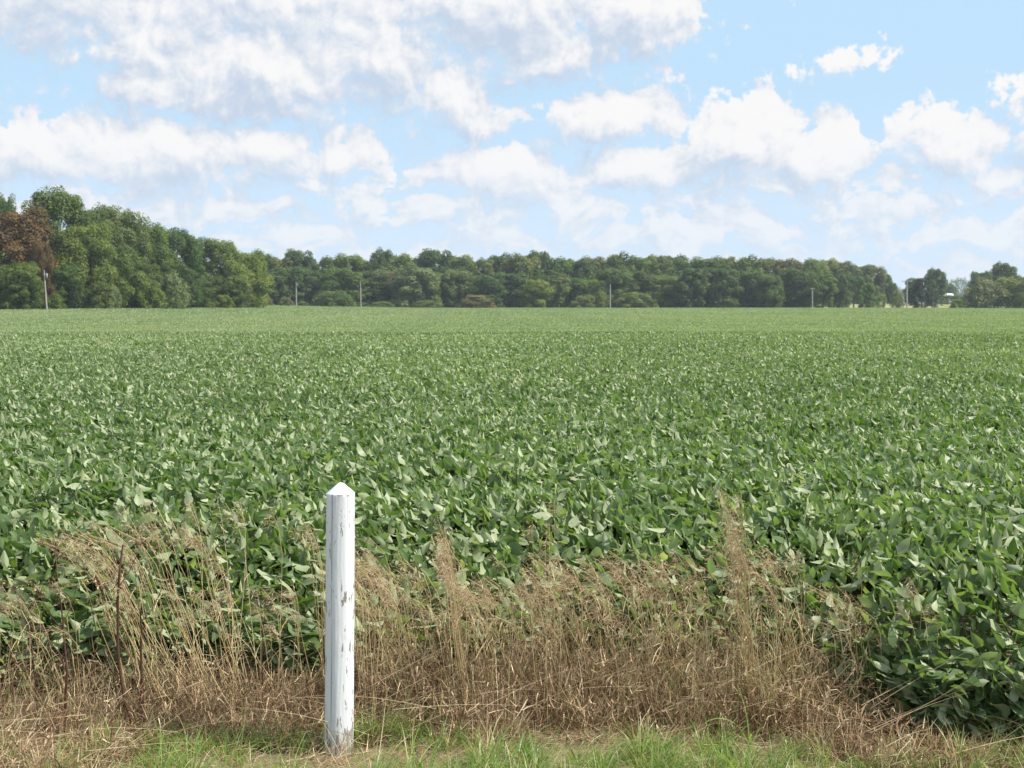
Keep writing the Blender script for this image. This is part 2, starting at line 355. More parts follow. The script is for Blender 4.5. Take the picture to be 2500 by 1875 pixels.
# ------------------------------------------------------------------ verge: dry grass, green grass
def ribbons(mb, base, az_, phi0, bend, L, width, nseg, rnd, m=0, twist=None):
    """curved tapering blades; phi = angle from vertical"""
    n = len(base); s = np.linspace(0, 1, nseg + 1); pts = [base]; h = np.stack([np.cos(az_), np.sin(az_), 0 * az_], -1); up = np.array([0, 0, 1.0])
    for k in range(nseg):
        ph = phi0 + bend * ((k + .5) / nseg) ** 1.5
        pts.append(pts[-1] + (np.cos(ph)[:, None] * up + np.sin(ph)[:, None] * h) * (L / nseg)[:, None])
    tw = rng.uniform(0, 3.14, n) if twist is None else twist
    wv = np.stack([np.cos(az_ + math.pi / 2 + tw * .5), np.sin(az_ + math.pi / 2 + tw * .5), rng.normal(0, .25, n)], -1); wv = unit(wv)
    tp = np.clip(1.15 - s, .08, 1); v = []
    for k in range(nseg + 1):
        o = wv * (width * tp[k] * .5)[:, None]; v += [pts[k] - o, pts[k] + o]
    v = np.stack(v, 1); q_ = np.array([[2 * k, 2 * k + 1, 2 * k + 3, 2 * k + 2] for k in range(nseg)])
    f = (np.arange(n)[:, None, None] * (2 * nseg + 2) + q_[None]).reshape(-1, 4)
    mb.add(v, f, np.repeat(rnd, nseg), m)
    return pts
def sx(px, Y=6.5): return (px - 1250) / F_PX * Y
def mat_h(x):       # height of the matted dry grass along the verge
    px = x / 6.5 * F_PX + 1250
    return np.interp(px, [-600, 0, 350, 700, 800, 900, 1050, 1300, 1700, 1950, 2120, 2230, 2330, 2500, 3000], [.27, .27, .22, .19, .24, .33, .36, .37, .40, .38, .30, .17, .10, .07, .1])
dry = MB()
def scatter(n, y0=6.22, y1=None):
    x = rng.uniform(-4.2, 4.2, n); e = edge_y(x) + .12 if y1 is None else y1
    px = x / 6.3 * F_PX + 1250; y0 = y0 - np.interp(px, [330, 420, 1950, 2120], [.6, 0, 0, .5]) - .12 * rng.random(n) ** 2
    y = y0 + (e - y0) * rng.random(n); return x, y
def tufts(nt, per, sd):
    """tuft centres and the blades that fan out of them"""
    cx, cy = scatter(nt); k = np.repeat(np.arange(nt), per); n = len(k); a = rng.uniform(0, 6.283, n); r = np.abs(rng.normal(0, sd, n))
    return k, cx[k] + np.cos(a) * r, cy[k] + np.sin(a) * r, a, r / sd
k, x, y, a, r = tufts(520, 48, .045); n = len(k); th = rng.uniform(.45, 1.3, 520)[k]; tl = rng.normal(0, .24, 520)[k]; hh = mat_h(x) * th * rng.uniform(.45, 1.05, n) * (.6 + .4 * sstep(6.2, 6.5, y)); hh = np.maximum(hh, .03)
ribbons(dry, np.stack([x, y, gz(x, y)], -1), a + rng.normal(0, .6, n), R(8) + R(13) * r + np.abs(rng.normal(0, R(12), n)), rng.normal(R(40), R(55), n), hh * 1.15, rng.uniform(.0022, .0055, n), 5, np.clip(rng.beta(1.7, 1.6, n) + tl, 0, .94))
n = 30000; x, y = scatter(n); top = mat_h(x) * (.55 + .45 * sstep(6.2, 6.5, y)); z = top * rng.power(1.3, n) * (1 + .35 * wav(x, y, 7, 4))      # broken and curled leaf pieces hung in the mat
ribbons(dry, np.stack([x, y, gz(x, y) + z], -1), rng.uniform(0, 6.283, n), rng.uniform(R(20), R(150), n), rng.normal(0, R(80), n), rng.uniform(.03, .13, n), rng.uniform(.003, .0085, n), 3, np.clip(rng.beta(1.5, 1.7, n), 0, 1))
n = 9000; x = rng.uniform(-4.2, 4.2, n); y = rng.uniform(5.3, 6.4, n)          # litter on the ground
ribbons(dry, np.stack([x, y, gz(x, y) + rng.uniform(.004, .05, n)], -1), rng.uniform(0, 6.283, n), rng.uniform(R(65), R(98), n), rng.normal(0, R(20), n), rng.uniform(.05, .22, n), rng.uniform(.002, .005, n), 3, rng.uniform(.2, .92, n))
n = 900; x, y = scatter(n, 6.1); ribbons(dry, np.stack([x, y, gz(x, y) + rng.uniform(.02, .25, n) * (mat_h(x) / .4)], -1), np.where(rng.random(n) < .5, rng.normal(0, .35, n), rng.normal(3.14, .35, n)), rng.uniform(R(50), R(95), n), rng.normal(R(10), R(12), n), rng.uniform(.25, .75, n), rng.uniform(.0025, .0045, n), 5, rng.uniform(.55, .95, n))
# yellow-green living grass mixed in on the right
n = 3200; x = np.where(rng.random(n) < .6, rng.normal(sx(2020), .42, n), rng.uniform(-4, 3, n)); y = rng.uniform(6.35, 7.1, n)
ribbons(dry, np.stack([x, y, gz(x, y)], -1), rng.uniform(0, 6.283, n), np.abs(rng.normal(0, R(16), n)), np.abs(rng.normal(R(40), R(40), n)), rng.uniform(.2, .46, n) * np.clip(mat_h(x) / .36, .5, 1.2), rng.uniform(.0025, .006, n), 5, rng.uniform(.93, 1.0, n))
n = 60; x = rng.normal(-.74, .13, n); y = rng.uniform(5.86, 6.0, n)      # straws lying against the foot of the post
ribbons(dry, np.stack([x, y, gz(x, y) + .01], -1), rng.uniform(-.6, 3.7, n), rng.uniform(R(25), R(88), n), rng.normal(R(15), R(25), n), rng.uniform(.08, .34, n), rng.uniform(.002, .0042, n), 5, rng.uniform(.4, .93, n))
tag(dry.obj('dry_grass', [M_dry]), 'matted brown dry grass along the field edge', 'dry grass', kind='stuff'); del dry

gr = MB()
nt = 1500; cx = rng.uniform(-4.2, 4.2, nt); cy = rng.uniform(5.2, 6.30, nt)
px_ = cx / 6.1 * F_PX + 1250
dens = np.interp(px_, [-400, 0, 330, 400, 760, 850, 1100, 1500, 1800, 1950, 2250, 2330, 2500, 2900], [.25, .25, .4, .85, .8, .95, 1, .85, .75, .5, .5, .75, .9, .9])
reach = np.interp(px_, [0, 380, 780, 900, 1050, 1500, 1900, 2100, 2350, 2500], [6.05, 6.16, 6.18, 6.27, 6.22, 6.16, 6.12, 6.02, 6.2, 6.25])
dens = dens * (1 - .9 * sstep(-.06, .05, cy - reach + .06 * wav(cx, cy, 5, 2))) * (.45 + .55 * sstep(-.5, .3, wav(cx, cy, 7, 5)))
keep = (rng.random(nt) < dens) & ~((np.abs(cx + .73) < .13) & (cy < 6.06) & (rng.random(nt) < .88)); cx, cy = cx[keep], cy[keep]; nt = len(cx); k = np.repeat(np.arange(nt), 34); n = len(k); a = rng.uniform(0, 6.283, n); r = np.abs(rng.normal(0, 1, n))
x = cx[k] + np.cos(a) * r * .035; y = cy[k] + np.sin(a) * r * .035; th = rng.uniform(.5, 1.25, nt)[k]; tt_ = rng.normal(0, .17, nt)[k]
ribbons(gr, np.stack([x, y, gz(x, y)], -1), a + rng.normal(0, .5, n), R(6) + R(12) * r + np.abs(rng.normal(0, R(9), n)), np.abs(rng.normal(R(80), R(42), n)), rng.uniform(.08, .24, n) * th, rng.uniform(.0025, .0068, n), 6, np.clip(rng.normal(.5, .24, n) + tt_, 0, 1))
tag(gr.obj('green_grass', [M_grass]), 'bright green verge grass at the bottom edge around the white post', 'grass', kind='stuff'); del gr

# tall brome stalks
def stalk(ms, mh, base, top, rs, head=.16, bow=.06, nspk=26):
    base = np.array(base); top = np.array(top); s = np.linspace(0, 1, 9)[:, None]
    mid = base + (top - base) * s; off = np.array([-(top - base)[0] * .6 - bow * .2, rs.normal(0, .02), 0]); pts = mid - off * (s * (1 - s)) * .9
    droop = np.array([-1, rs.normal(0, .4), 0]) * bow; pts = pts + droop * np.clip((s - .72) / .28, 0, 1) ** 2 + np.array([0, 0, -.4]) * bow * np.clip((s - .8) / .2, 0, 1) ** 2
    tube(ms, pts, np.linspace(.0024, .0010, 9), 3, rs.random() * .9)
    H = np.linalg.norm(top - base)
    if rs.random() < .8:                         # one or two narrow dead leaves on the stalk
        for _ in range(2):
            k = rs.integers(2, 6); a = rs.uniform(0, 6.28); ribbons(ms, pts[k][None], np.array([a]), np.array([R(25)]), np.array([R(rs.uniform(40, 130))]), np.array([rs.uniform(.08, .2)]), np.array([.004]), 4, np.array([rs.random()]))
    if head <= 0: return
    u = rs.uniform(1 - head / H, 1.0, nspk); bp = np.stack([np.interp(u, s[:, 0], pts[:, j]) for j in range(3)], -1)
    a = np.where(rs.random(nspk) < .75, rs.normal(math.pi, .8, nspk), rs.uniform(0, 6.28, nspk))
    ln = rs.uniform(.012, .05, nspk) * np.clip((1 - u) * H / head + .35, .3, 1)
    tip = bp + np.stack([np.cos(a) * ln, np.sin(a) * ln, rs.uniform(-.4, .5, nspk) * ln], -1)
    w = np.array([0, 0, .0006]); v = np.stack([bp - w, tip, bp + w], 1); mh.add(v, np.arange(nspk * 3).reshape(-1, 3), rs.random(nspk))
    sl_ = rs.uniform(.016, .034, nspk); d = unit(np.stack([np.cos(a) * .6, np.sin(a) * .6, rs.uniform(-1.1, .25, nspk)], -1)); e = unit(np.cross(d, rs.normal(0, 1, (nspk, 3)))) * rs.uniform(.0009, .0019, nspk)[:, None]
    v = np.stack([tip, tip + d * (sl_ * .4)[:, None] + e, tip + d * sl_[:, None], tip + d * (sl_ * .4)[:, None] - e], 1)
    mh.add(v, np.arange(nspk * 4).reshape(-1, 4), rs.random(nspk))
def clump(label, base_px, top_px, top_py, n, spread_b, spread_t, seed, Yb=6.55, head=.16, bow=.06, hvar=.12, group=None, name='grass_clump'):
    rs = np.random.default_rng(seed); x0 = sx(base_px, Yb); z0 = float(gz(x0, Yb)); root = empty(name, (x0, Yb, z0)); o = np.array([x0, Yb, z0])
    tag(root, label, 'grass clump', group or 'tall dry grass clumps')
    tx, ty, tz = at(top_px, top_py, Yb)
    for k in range(n):
        q = rs.normal(0, 1); b_ = np.array([x0 + spread_b * rs.normal(), Yb + rs.normal(0, .07), z0]); hs = 1 - abs(rs.normal(0, hvar)) if k else 1.0
        tp = np.array([tx + spread_t * rs.normal() + (b_[0] - x0) * .6, Yb + rs.normal(0, .10), z0 + (tz - z0) * hs])
        ms, mh = MB(), MB(); stalk(ms, mh, b_ - o, tp - o, rs, head * rs.uniform(.7, 1.2), bow * rs.uniform(.4, 1.6), int(rs.integers(24, 42)))
        so_ = ms.obj('stalk', [M_straw], root); mh.obj('seed_head', [M_head], so_)
    return root
CL = [('leaning tan grass clump with feathery heads behind the dark maroon weed stalk', 480, 305, 1225, 26, .10, .09, 11, 6.6, .2, .12),
      ('thin pale grass with heads bowed furthest to the left, beyond the umbel weed', 400, 235, 1262, 12, .09, .05, 12, 6.65, .22, .14),
      ('loose upright thin grass stalks between the leaning tan clump and the white post', 570, 480, 1215, 20, .12, .14, 13, 6.6, .14, .05),
      ('sparse grass stalks with a few dark tips just left of the white post', 650, 610, 1420, 12, .09, .09, 14, 6.5, .08, .03),
      ('small brown seed heads peeking out behind the left side of the white post', 800, 778, 1262, 5, .03, .03, 15, 6.7, .14, .06),
      ('golden stalks crowding against the right side of the white post', 905, 905, 1300, 16, .035, .07, 16, 6.45, .16, .08),
      ('cloud of reddish brown feathery heads between the white post and the narrow tuft', 1040, 990, 1345, 28, .16, .14, 17, 6.6, .2, .09),
      ('narrow upright tuft of tightly bunched straw stalks with one pinkish plume', 1150, 1100, 1268, 20, .022, .014, 18, 6.5, .22, .04),
      ('low hazy grass heads just right of the narrow pinkish-plumed tuft', 1240, 1200, 1400, 26, .13, .13, 19, 6.6, .18, .08),
      ('few pale bare stalks standing highest above the middle hazy grass', 1340, 1335, 1222, 5, .03, .05, 20, 6.5, .10, .0),
      ('dense fawn feathery grass patch right of the high pale bare stalks', 1510, 1420, 1330, 36, .16, .14, 21, 6.6, .2, .09),
      ('scattered bowed grass stalks left of the tallest plumed tuft', 1700, 1640, 1330, 24, .12, .14, 22, 6.6, .16, .08),
      ('tallest bushy plumed grass tuft rising over the soybeans', 1850, 1803, 1190, 22, .03, .022, 23, 6.5, .30, .04),
      ('thin arching stalks with drooping heads right of the tallest tuft', 1990, 1920, 1310, 16, .11, .09, 24, 6.55, .16, .08),
      ('curved grass stalks with one fat drooping head before the dark soybeans', 2160, 2090, 1400, 9, .05, .05, 25, 6.5, .2, .08),
      ('three isolated slim stalks with small brown heads before the bare soybean edge', 2290, 2262, 1412, 4, .03, .05, 26, 6.35, .10, .05),
      ('short tan grass tuft at the lower left corner by the brown weed stems', 70, 40, 1430, 14, .14, .12, 27, 6.5, .12, .07)]
for (lb, bx, tx_, ty_, n, sb, st_, sd, Yb, hd, bw) in CL: clump(lb, bx, tx_, ty_, n, sb, st_, sd, Yb, hd, bw)

ls, lh = MB(), MB(); rs = np.random.default_rng(51)
for k in range(150):
    bx = rs.uniform(860, 2160) if rs.random() < .78 else rs.uniform(150, 790); Yb = rs.uniform(6.4, 6.95)
    top = np.interp(bx, [150, 300, 500, 790, 870, 1000, 1500, 1900, 2160], [1430, 1330, 1330, 1420, 1400, 1340, 1360, 1370, 1500]) + abs(rs.normal(0, 110)) - 25
    x0 = sx(bx, Yb); z0 = float(gz(x0, Yb)); tx, ty, tz = at(bx - rs.normal(38, 45), min(top, 1620), Yb)
    stalk(ls, lh, (x0, Yb, z0), (tx, Yb + rs.normal(0, .08), tz), rs, rs.uniform(.10, .2), rs.uniform(.03, .12), int(rs.integers(22, 44)))
base_m = ls.mesh('loose_stalks', [M_straw]); bo = link('loose_grass_stalks', base_m); tag(bo, 'many thin loose grass stalks standing between the clumps in front of the crop', 'grass stalks', kind='stuff')
so_ = lh.obj('seed_heads', [M_head], bo); so_['kind'] = 'stuff'

# dried weeds with umbels, at the left
def weed(label, base, path, thick, umb, seed, Y=6.35, name='dried_weed'):
    rs = np.random.default_rng(seed); x0, _, _ = at(base[0], base[1], Y); z0 = float(gz(x0, Y)); root = empty(name, (x0, Y, z0)); o = np.array([x0, Y, z0]); tag(root, label, 'weed', 'dried weeds in the verge')
    st = MB(); heads = []; pts = [np.zeros(3)] + [np.array(at(a, b, Y + rs.normal(0, .02))) - o for a, b in path]
    pp = []
    for a, b in zip(pts[:-1], pts[1:]):
        for k in range(4): pp.append(a + (b - a) * k / 4 + rs.normal(0, .0015, 3))
    pp.append(pts[-1]); pp = np.array(pp); n = len(pp); tube(st, pp, np.linspace(thick * 1.35, thick * .6, n) * (1 + .25 * (np.arange(n) % 4 == 0)), 6, rs.uniform(.1, .7))
    for (bx, by, fr, r, kind) in umb:
        j = int(fr * (n - 1)); tip = np.array(at(bx, by, Y + rs.normal(0, .04))) - o; midp = (pp[j] + tip) / 2 + np.array([0, 0, -.02])
        tube(st, [pp[j], midp, tip], [thick * .45, thick * .35, thick * .25], 5, rs.uniform(.4, 1))
        um = MB(); heads.append(um)
        for k in range(kind):
            a = rs.uniform(0, 6.28); d = np.array([math.cos(a) * .8, math.sin(a) * .8, rs.uniform(.35, 1.0)]) * r * rs.uniform(.7, 1.1)
            tube(st, [tip, tip + d * .6 + np.array([0, 0, .1 * r]), tip + d], [.0009, .0008, .0006], 3, rs.uniform(.5, 1))
            m_ = 6; c_ = tip + d + rs.normal(0, .006, (m_, 3)); e1 = rs.normal(0, .0024, (m_, 3)); e2 = rs.normal(0, .0024, (m_, 3))
            um.add(np.stack([c_ - e1, c_ - e2, c_ + e1, c_ + e2], 1), np.arange(m_ * 4).reshape(-1, 4), rs.random(m_))
    st.obj('stem', [M_weed], root)
    for um in heads: um.obj('seed_head', [M_dry], root)
weed('thick maroon dried weed stem leaning left in the tan grass', (330, 1850), [(305, 1710), (288, 1590), (287, 1470), (292, 1400), (300, 1330)], .0066, [(345, 1330, .7, .05, 5), (260, 1440, .75, .06, 6)], 31)
weed('slender dark weed forking near its top, right of the maroon stem', (350, 1800), [(347, 1700), (344, 1550), (345, 1490)], .0058, [(398, 1432, .9, .04, 5), (330, 1400, .95, .06, 6)], 32, 6.4)
weed('dried umbel weed with spreading dead flower heads, left of the maroon stem', (160, 1880), [(160, 1750), (163, 1640), (156, 1540), (146, 1460)], .0058, [(95, 1450, .8, .09, 16), (135, 1345, .98, .08, 14), (185, 1440, .85, .06, 10), (60, 1470, .6, .08, 12)], 33, 6.3)
weed('grey brown weed stem at the far left with small dead heads', (95, 1790), [(88, 1690), (78, 1580), (70, 1530)], .003, [(38, 1445, .95, .07, 12), (85, 1470, .95, .05, 8)], 34, 6.45)
weed('slanting thin dark weed crossing the soybeans left of the maroon stem', (300, 1720), [(275, 1640), (255, 1590), (235, 1545), (208, 1410)], .0028, [(205, 1380, 1, .06, 10), (250, 1440, .9, .05, 8)], 35, 6.5)
weed('thin weed topped with dark burr heads, left of the white post', (640, 1720), [(640, 1600), (643, 1530), (648, 1470)], .0022, [(650, 1462, 1, .012, 7), (533, 1470, .6, .012, 6)], 36, 6.5)

# broad-bladed green plant in the dry grass
def blade_plant():
    x0, Y, _ = at(1830, 1870, 6.1); root = empty('broadleaf_grass', (x0, Y, 0.0)); tag(root, 'young green grass plant with one wide arching blade in the brown mat', 'plant')
    for (a, ph, bd, L, w) in ((3.3, 12, 115, .30, .020), (2.6, 2, 25, .30, .016), (.3, 14, 70, .22, .012), (4.6, 20, 80, .2, .012), (3.0, 35, 70, .2, .013)):
        b_ = MB(); ribbons(b_, np.zeros((1, 3)), np.array([a]), np.array([R(ph)]), np.array([R(bd)]), np.array([L]), np.array([w]), 10, np.array([.62]), twist=np.array([.3])); b_.obj('blade', [M_grass], root)
blade_plant()

# ------------------------------------------------------------------ white marker post
def post():
    m, t, out = mat('weathered_white_paint')
    tcn = t.new('ShaderNodeTexCoord'); P_ = tcn.outputs['Object']
    long_ = t.vec('MULTIPLY', P_, (1, 1, .16)); fine = t.noise(long_, 75, 6, .62); big = t.noise(t.vec('MULTIPLY', P_, (1, 1, .35)), 14, 3, .5)
    edge = t.noise(t.vec('MULTIPLY', P_, (1, 1, .5)), 160, 5, .6)
    d = t.math('ADD', t.math('ADD', t.math('MULTIPLY', fine, 1.0), t.math('MULTIPLY', big, .55)), t.math('MULTIPLY', edge, .18))
    sp_ = t.new('ShaderNodeSeparateXYZ'); t.l.new(P_, sp_.inputs[0])
    side = t.math('ABSOLUTE', t.math('SUBTRACT', sp_.outputs[0], -.012)); d = t.math('ADD', d, t.smooth(side, .012, .05, 0, .035))
    d = t.math('ADD', d, t.smooth(sp_.outputs[2], .22, .0, 0, .16)); d = t.math('SUBTRACT', d, t.smooth(sp_.outputs[2], 1.05, 1.18, 0, .10))
    chip = t.smooth(d, 1.005, 1.02)
    g_ = t.new('ShaderNodeAttribute'); g_.attribute_name = 'crack'; chip = t.math('MAXIMUM', chip, t.math('MULTIPLY', g_.outputs['Fac'], t.smooth(t.noise(long_, 30, 4, .6), .33, .44)))
    wood = ramp(t, t.noise(t.vec('MULTIPLY', P_, (1, 1, .08)), 120, 5, .6), [(.3, (.13, .115, .095)), (.7, (.36, .33, .29))])
    dirt = t.smooth(t.noise(P_, 11, 6, .65), .48, .72); paint = t.mix(t.math('MULTIPLY', dirt, .35), (.64, .66, .675, 1), (.52, .52, .49, 1))
    low = t.math('MULTIPLY', t.smooth(sp_.outputs[2], .2, 0.0), t.smooth(t.noise(P_, 22, 5, .6), .35, .65)); paint = t.mix(t.math('MULTIPLY', low, .6), paint, (.42, .37, .29, 1))
    b = t.new('ShaderNodeBsdfPrincipled'); t.l.new(t.mix(chip, paint, wood), b.inputs['Base Color'])
    t.l.new(t.mix(chip, (.45, .45, .45, 1), (.9, .9, .9, 1)), b.inputs['Roughness'])
    hgt = t.math('ADD', t.math('MULTIPLY', chip, -.6), t.math('ADD', t.math('MULTIPLY', t.noise(long_, 40, 5, .6), .9), t.math('MULTIPLY', t.noise(P_, 130, 3, .5), .25)))
    bp = t.new('ShaderNodeBump'); bp.inputs['Strength'].default_value = .55; bp.inputs['Distance'].default_value = .004; t.l.new(hgt, bp.inputs['Height']); t.l.new(bp.outputs[0], b.inputs['Normal'])
    t.l.new(b.outputs[0], out.inputs[0])
    Yp = 6.09; bx, _, bz = at(827, 1862, Yp); tx, _, tz = at(832, 1178, Yp); zt = tz
    sides = 96; an = np.arange(sides) * 2 * math.pi / sides; zs = np.concatenate([np.linspace(-.25, zt - .046, 110)])
    rs = np.random.default_rng(5); r_top = .0605; r_bot = .0632; vs = []; cr = []
    for z in list(zs):
        r = np.interp(z, [0, zt], [r_bot, r_top]); q = r * (1 + .012 * np.cos(3 * an + z * 1.1) + .006 * np.sin(7 * an + z * 3) + .004 * np.sin(23 * an + 2.1 * math.sin(z * 9)))
        cr_a = -math.pi / 2 - .50 + .03 * math.sin(z * 5) ; dd = np.abs((an - cr_a + math.pi) % (2 * math.pi) - math.pi)
        q = q - .004 * np.exp(-(dd / .035) ** 2); cr_b = -math.pi / 2 + .62; db = np.abs((an - cr_b + math.pi) % (2 * math.pi) - math.pi); q = q - .002 * np.exp(-(db / .04) ** 2) * (z > zt - .17)
        c = np.maximum(np.exp(-(dd / .03) ** 2), .8 * np.exp(-(db / .03) ** 2) * (z > zt - .17)); lean = (tx - bx) * z / zt
        vs.append(np.stack([q * np.cos(an) + lean, q * np.sin(an), np.full(sides, z)], -1)); cr.append(c)
    topz = zs[-1]
    for k, (rr, hh_) in enumerate(((.99, .001), (.955, .003), (.70, .0165), (.42, .0305), (.13, .0445), (.03, .0468))):
        vs.append(np.stack([r_top * rr * np.cos(an) * (1 + .02 * np.sin(5 * an)) + (tx - bx), r_top * rr * np.sin(an), np.full(sides, topz + hh_) + rs.normal(0, .0006, sides)], -1)); cr.append(np.zeros(sides))
    N = len(vs); V = np.concatenate(vs); i = np.arange(N - 1)[:, None] * sides; j = np.arange(sides)[None]; j2 = (j + 1) % sides
    f = np.stack([i + j, i + j2, i + sides + j2, i + sides + j], -1).reshape(-1, 4)
    mb = MB(); mb.add(V, f); mb.f.append(np.array([list(range((N - 1) * sides, N * sides))], np.int32)); mb.a.append(np.zeros(1, np.float32)); mb.m.append(np.zeros(1, np.int32)); mb.sm.append(np.ones(1, bool))
    o = mb.obj('marker_post', [m]); fl = np.ones(len(o.data.polygons), bool); fl[-6 * sides - 1:] = False; o.data.polygons.foreach_set('use_smooth', fl); a_ = o.data.attributes.new('crack', 'FLOAT', 'POINT'); a_.data.foreach_set('value', np.concatenate(cr).astype(np.float32))
    o.location = (bx, Yp, 0)
    tag(o, 'white painted round wooden post with pointed top and peeling paint', 'post')
post()

# ------------------------------------------------------------------ trees
def crown_mesh(name, seed, H=20.0, Rw=6.5, nl=34, n_leaf=6000, leaf=.55, low=.0, prof=None, lobe=(.13, .29)):
    """many leaf clumps gathered in lobes; light and shade come from the lobes themselves"""
    rs = np.random.default_rng(seed); prof = prof or ([0, .12, .35, .6, .82, 1.0], [.92, .96, 1.0, 1.0, .84, .45]); cs = []
    for k in range(nl):
        h = low + .05 + (.90 - low) * ((k + rs.random()) / nl) ** .9; rad = np.interp(h, *prof) * Rw; a = k * 2.399 + rs.normal(0, .5); q = rad * rs.uniform(.30, .88) ** .7; lr = Rw * rs.uniform(*lobe)
        cs.append((q * math.cos(a), q * math.sin(a), h * H, lr, lr * rs.uniform(.85, 1.65)))
    cs.append((rs.normal(0, .5), rs.normal(0, .5), H * .93, Rw * .26, H * .07)); cs = np.array(cs)
    wgt = cs[:, 3] ** 2; idx = rs.choice(len(cs), n_leaf, p=wgt / wgt.sum()); c = cs[idx]
    d = unit(rs.normal(0, 1, (n_leaf, 3)) + np.array([0, 0, .35])); rr = np.clip(rs.normal(.94, .19, n_leaf), .45, 1.18)[:, None]
    pos = c[:, :3] + d * rr * np.stack([c[:, 3], c[:, 3], c[:, 4]], -1); pos[:, 2] = np.clip(pos[:, 2], .1, None)
    nn = unit(d + rs.normal(0, .36, (n_leaf, 3)) + np.array([0, 0, .25])); tt = unit(np.cross(nn, rs.normal(0, 1, (n_leaf, 3)))); bb = np.cross(nn, tt)
    s = (leaf * rs.uniform(.6, 1.3, n_leaf))[:, None]
    v = np.stack([pos - tt * s * .6, pos + bb * s * .42 - nn * s * .12, pos + tt * s * .6, pos - bb * s * .42 - nn * s * .12], 1)
    mb = MB(); q = np.array([[0, 1, 2], [0, 2, 3]]); f = (np.arange(n_leaf)[:, None, None] * 4 + q[None]).reshape(-1, 3)
    tone = np.clip(.5 + .25 * rs.normal(0, 1, len(cs))[idx] + .09 * rs.normal(0, 1, n_leaf), 0, 1)
    mb.add(v, f, np.repeat(tone, 2), smooth=False); return mb.mesh(name, [M_fol])
def trunk_mesh(name, seed, H=20.0, r=.34):
    rs = np.random.default_rng(seed); mb = MB(); pts = [(rs.normal(0, .06) * k, rs.normal(0, .06) * k, H * .72 * k / 6) for k in range(7)]
    tube(mb, pts, np.array([1.35, 1, .9, .8, .62, .42, .2]) * r, 8)
    for k in range(7):
        j = rs.integers(2, 5); a = k * 2.4; b0 = np.array(pts[j]); L = rs.uniform(2.5, 4.2); d = np.array([math.cos(a) * .8, math.sin(a) * .8, .75])
        tube(mb, [b0, b0 + d * L * .5, b0 + d * L + np.array([0, 0, .5])], [r * .45, r * .3, r * .1], 6)
    return mb.mesh(name, [M_bark])
BIG = [crown_mesh('crown', 100 + k, 20, 6.6, 95, 34000, .36) for k in range(4)]
FAR = [crown_mesh('crown', 200 + k, 20, 6.4, 70, 16000, .52, lobe=(.15, .30)) for k in range(6)]
LEAN = [crown_mesh('crown', 260 + k, 20, 5.2, 50, 9000, .55, prof=([0, .1, .3, .6, .85, 1], [.8, .85, .9, 1, .75, .3])) for k in range(2)]
OPEN = crown_mesh('crown', 280, 20, 6.2, 26, 5500, .55, lobe=(.18, .32), low=.22, prof=([0, .2, .4, .65, .85, 1], [.1, .45, 1, 1, .7, .3]))
CEDAR = crown_mesh('crown', 290, 20, 8.0, 44, 9000, .5, low=.01, prof=([0, .15, .4, .7, .9, 1], [.95, 1, .82, .48, .25, .1]), lobe=(.14, .22))
TRUNK = [trunk_mesh('trunk', 300 + k) for k in range(3)]
SHR = [crown_mesh('foliage', 400 + k, 6, 3.6, 40, 5200, .28, low=.0, prof=([0, .2, .5, .8, 1], [.95, 1, .9, .6, .25])) for k in range(3)]
mb = MB()
for k in range(7):
    a = k * .9; d = np.array([math.cos(a) * .5, math.sin(a) * .5, 1]); tube(mb, [d * .0, d * 1.5, d * 3.4], [.07, .05, .02], 5)
STEM = mb.mesh('stem', [M_bark])
G_DK, G_MD, G_LT, G_OL, G_YE = (.074, .116, .030), (.100, .146, .034), (.140, .186, .042), (.134, .158, .046), (.168, .200, .038)
G_BR, G_RU, G_PA, G_CE = (.150, .148, .060), (.128, .084, .028), (.165, .200, .085), (.045, .052, .028)
tn = [0]
def tree(px, top_py, Y, w_px, col, label, group, mesh=None, kind='tree', name='broadleaf_tree', base_drop=0.0, ws=1.22):
    """crown centred at px, its top at top_py, w_px wide (photo pixels) when it stands Y metres away"""
    k = tn[0]; tn[0] += 1; rs = np.random.default_rng(900 + k)
    x, _, zt = at(px, top_py, Y); g0 = float(gz(x, Y)) - base_drop; h = zt - g0; w = w_px / F_PX * Y
    root = empty(name, (x, Y, g0), rs.uniform(0, 6.28)); tag(root, label, 'shrub' if kind == 'shrub' else 'tree', group)
    if kind == 'shrub': cr, sm, H0, W0 = SHR[k % 3], STEM, 6.0, 7.2; names = ('foliage', 'stem')
    else: cr, sm, H0, W0 = mesh or FAR[k % 6], TRUNK[k % 3], 20.0, 12.8; names = ('crown', 'trunk')
    o = link(names[0], cr, root); o.color = (*[c * rs.uniform(.93, 1.07) for c in col], 1); o2 = link(names[1], sm, root)
    for q in (o, o2): q.scale = (w / W0 * ws, w / W0 * ws, h / H0 * (1.0 if kind == 'shrub' else .955))
    return root
LW, SH = 'trees of the near wood at the left', 'shrubs along the far field edge'
B = lambda k: BIG[k % 4]
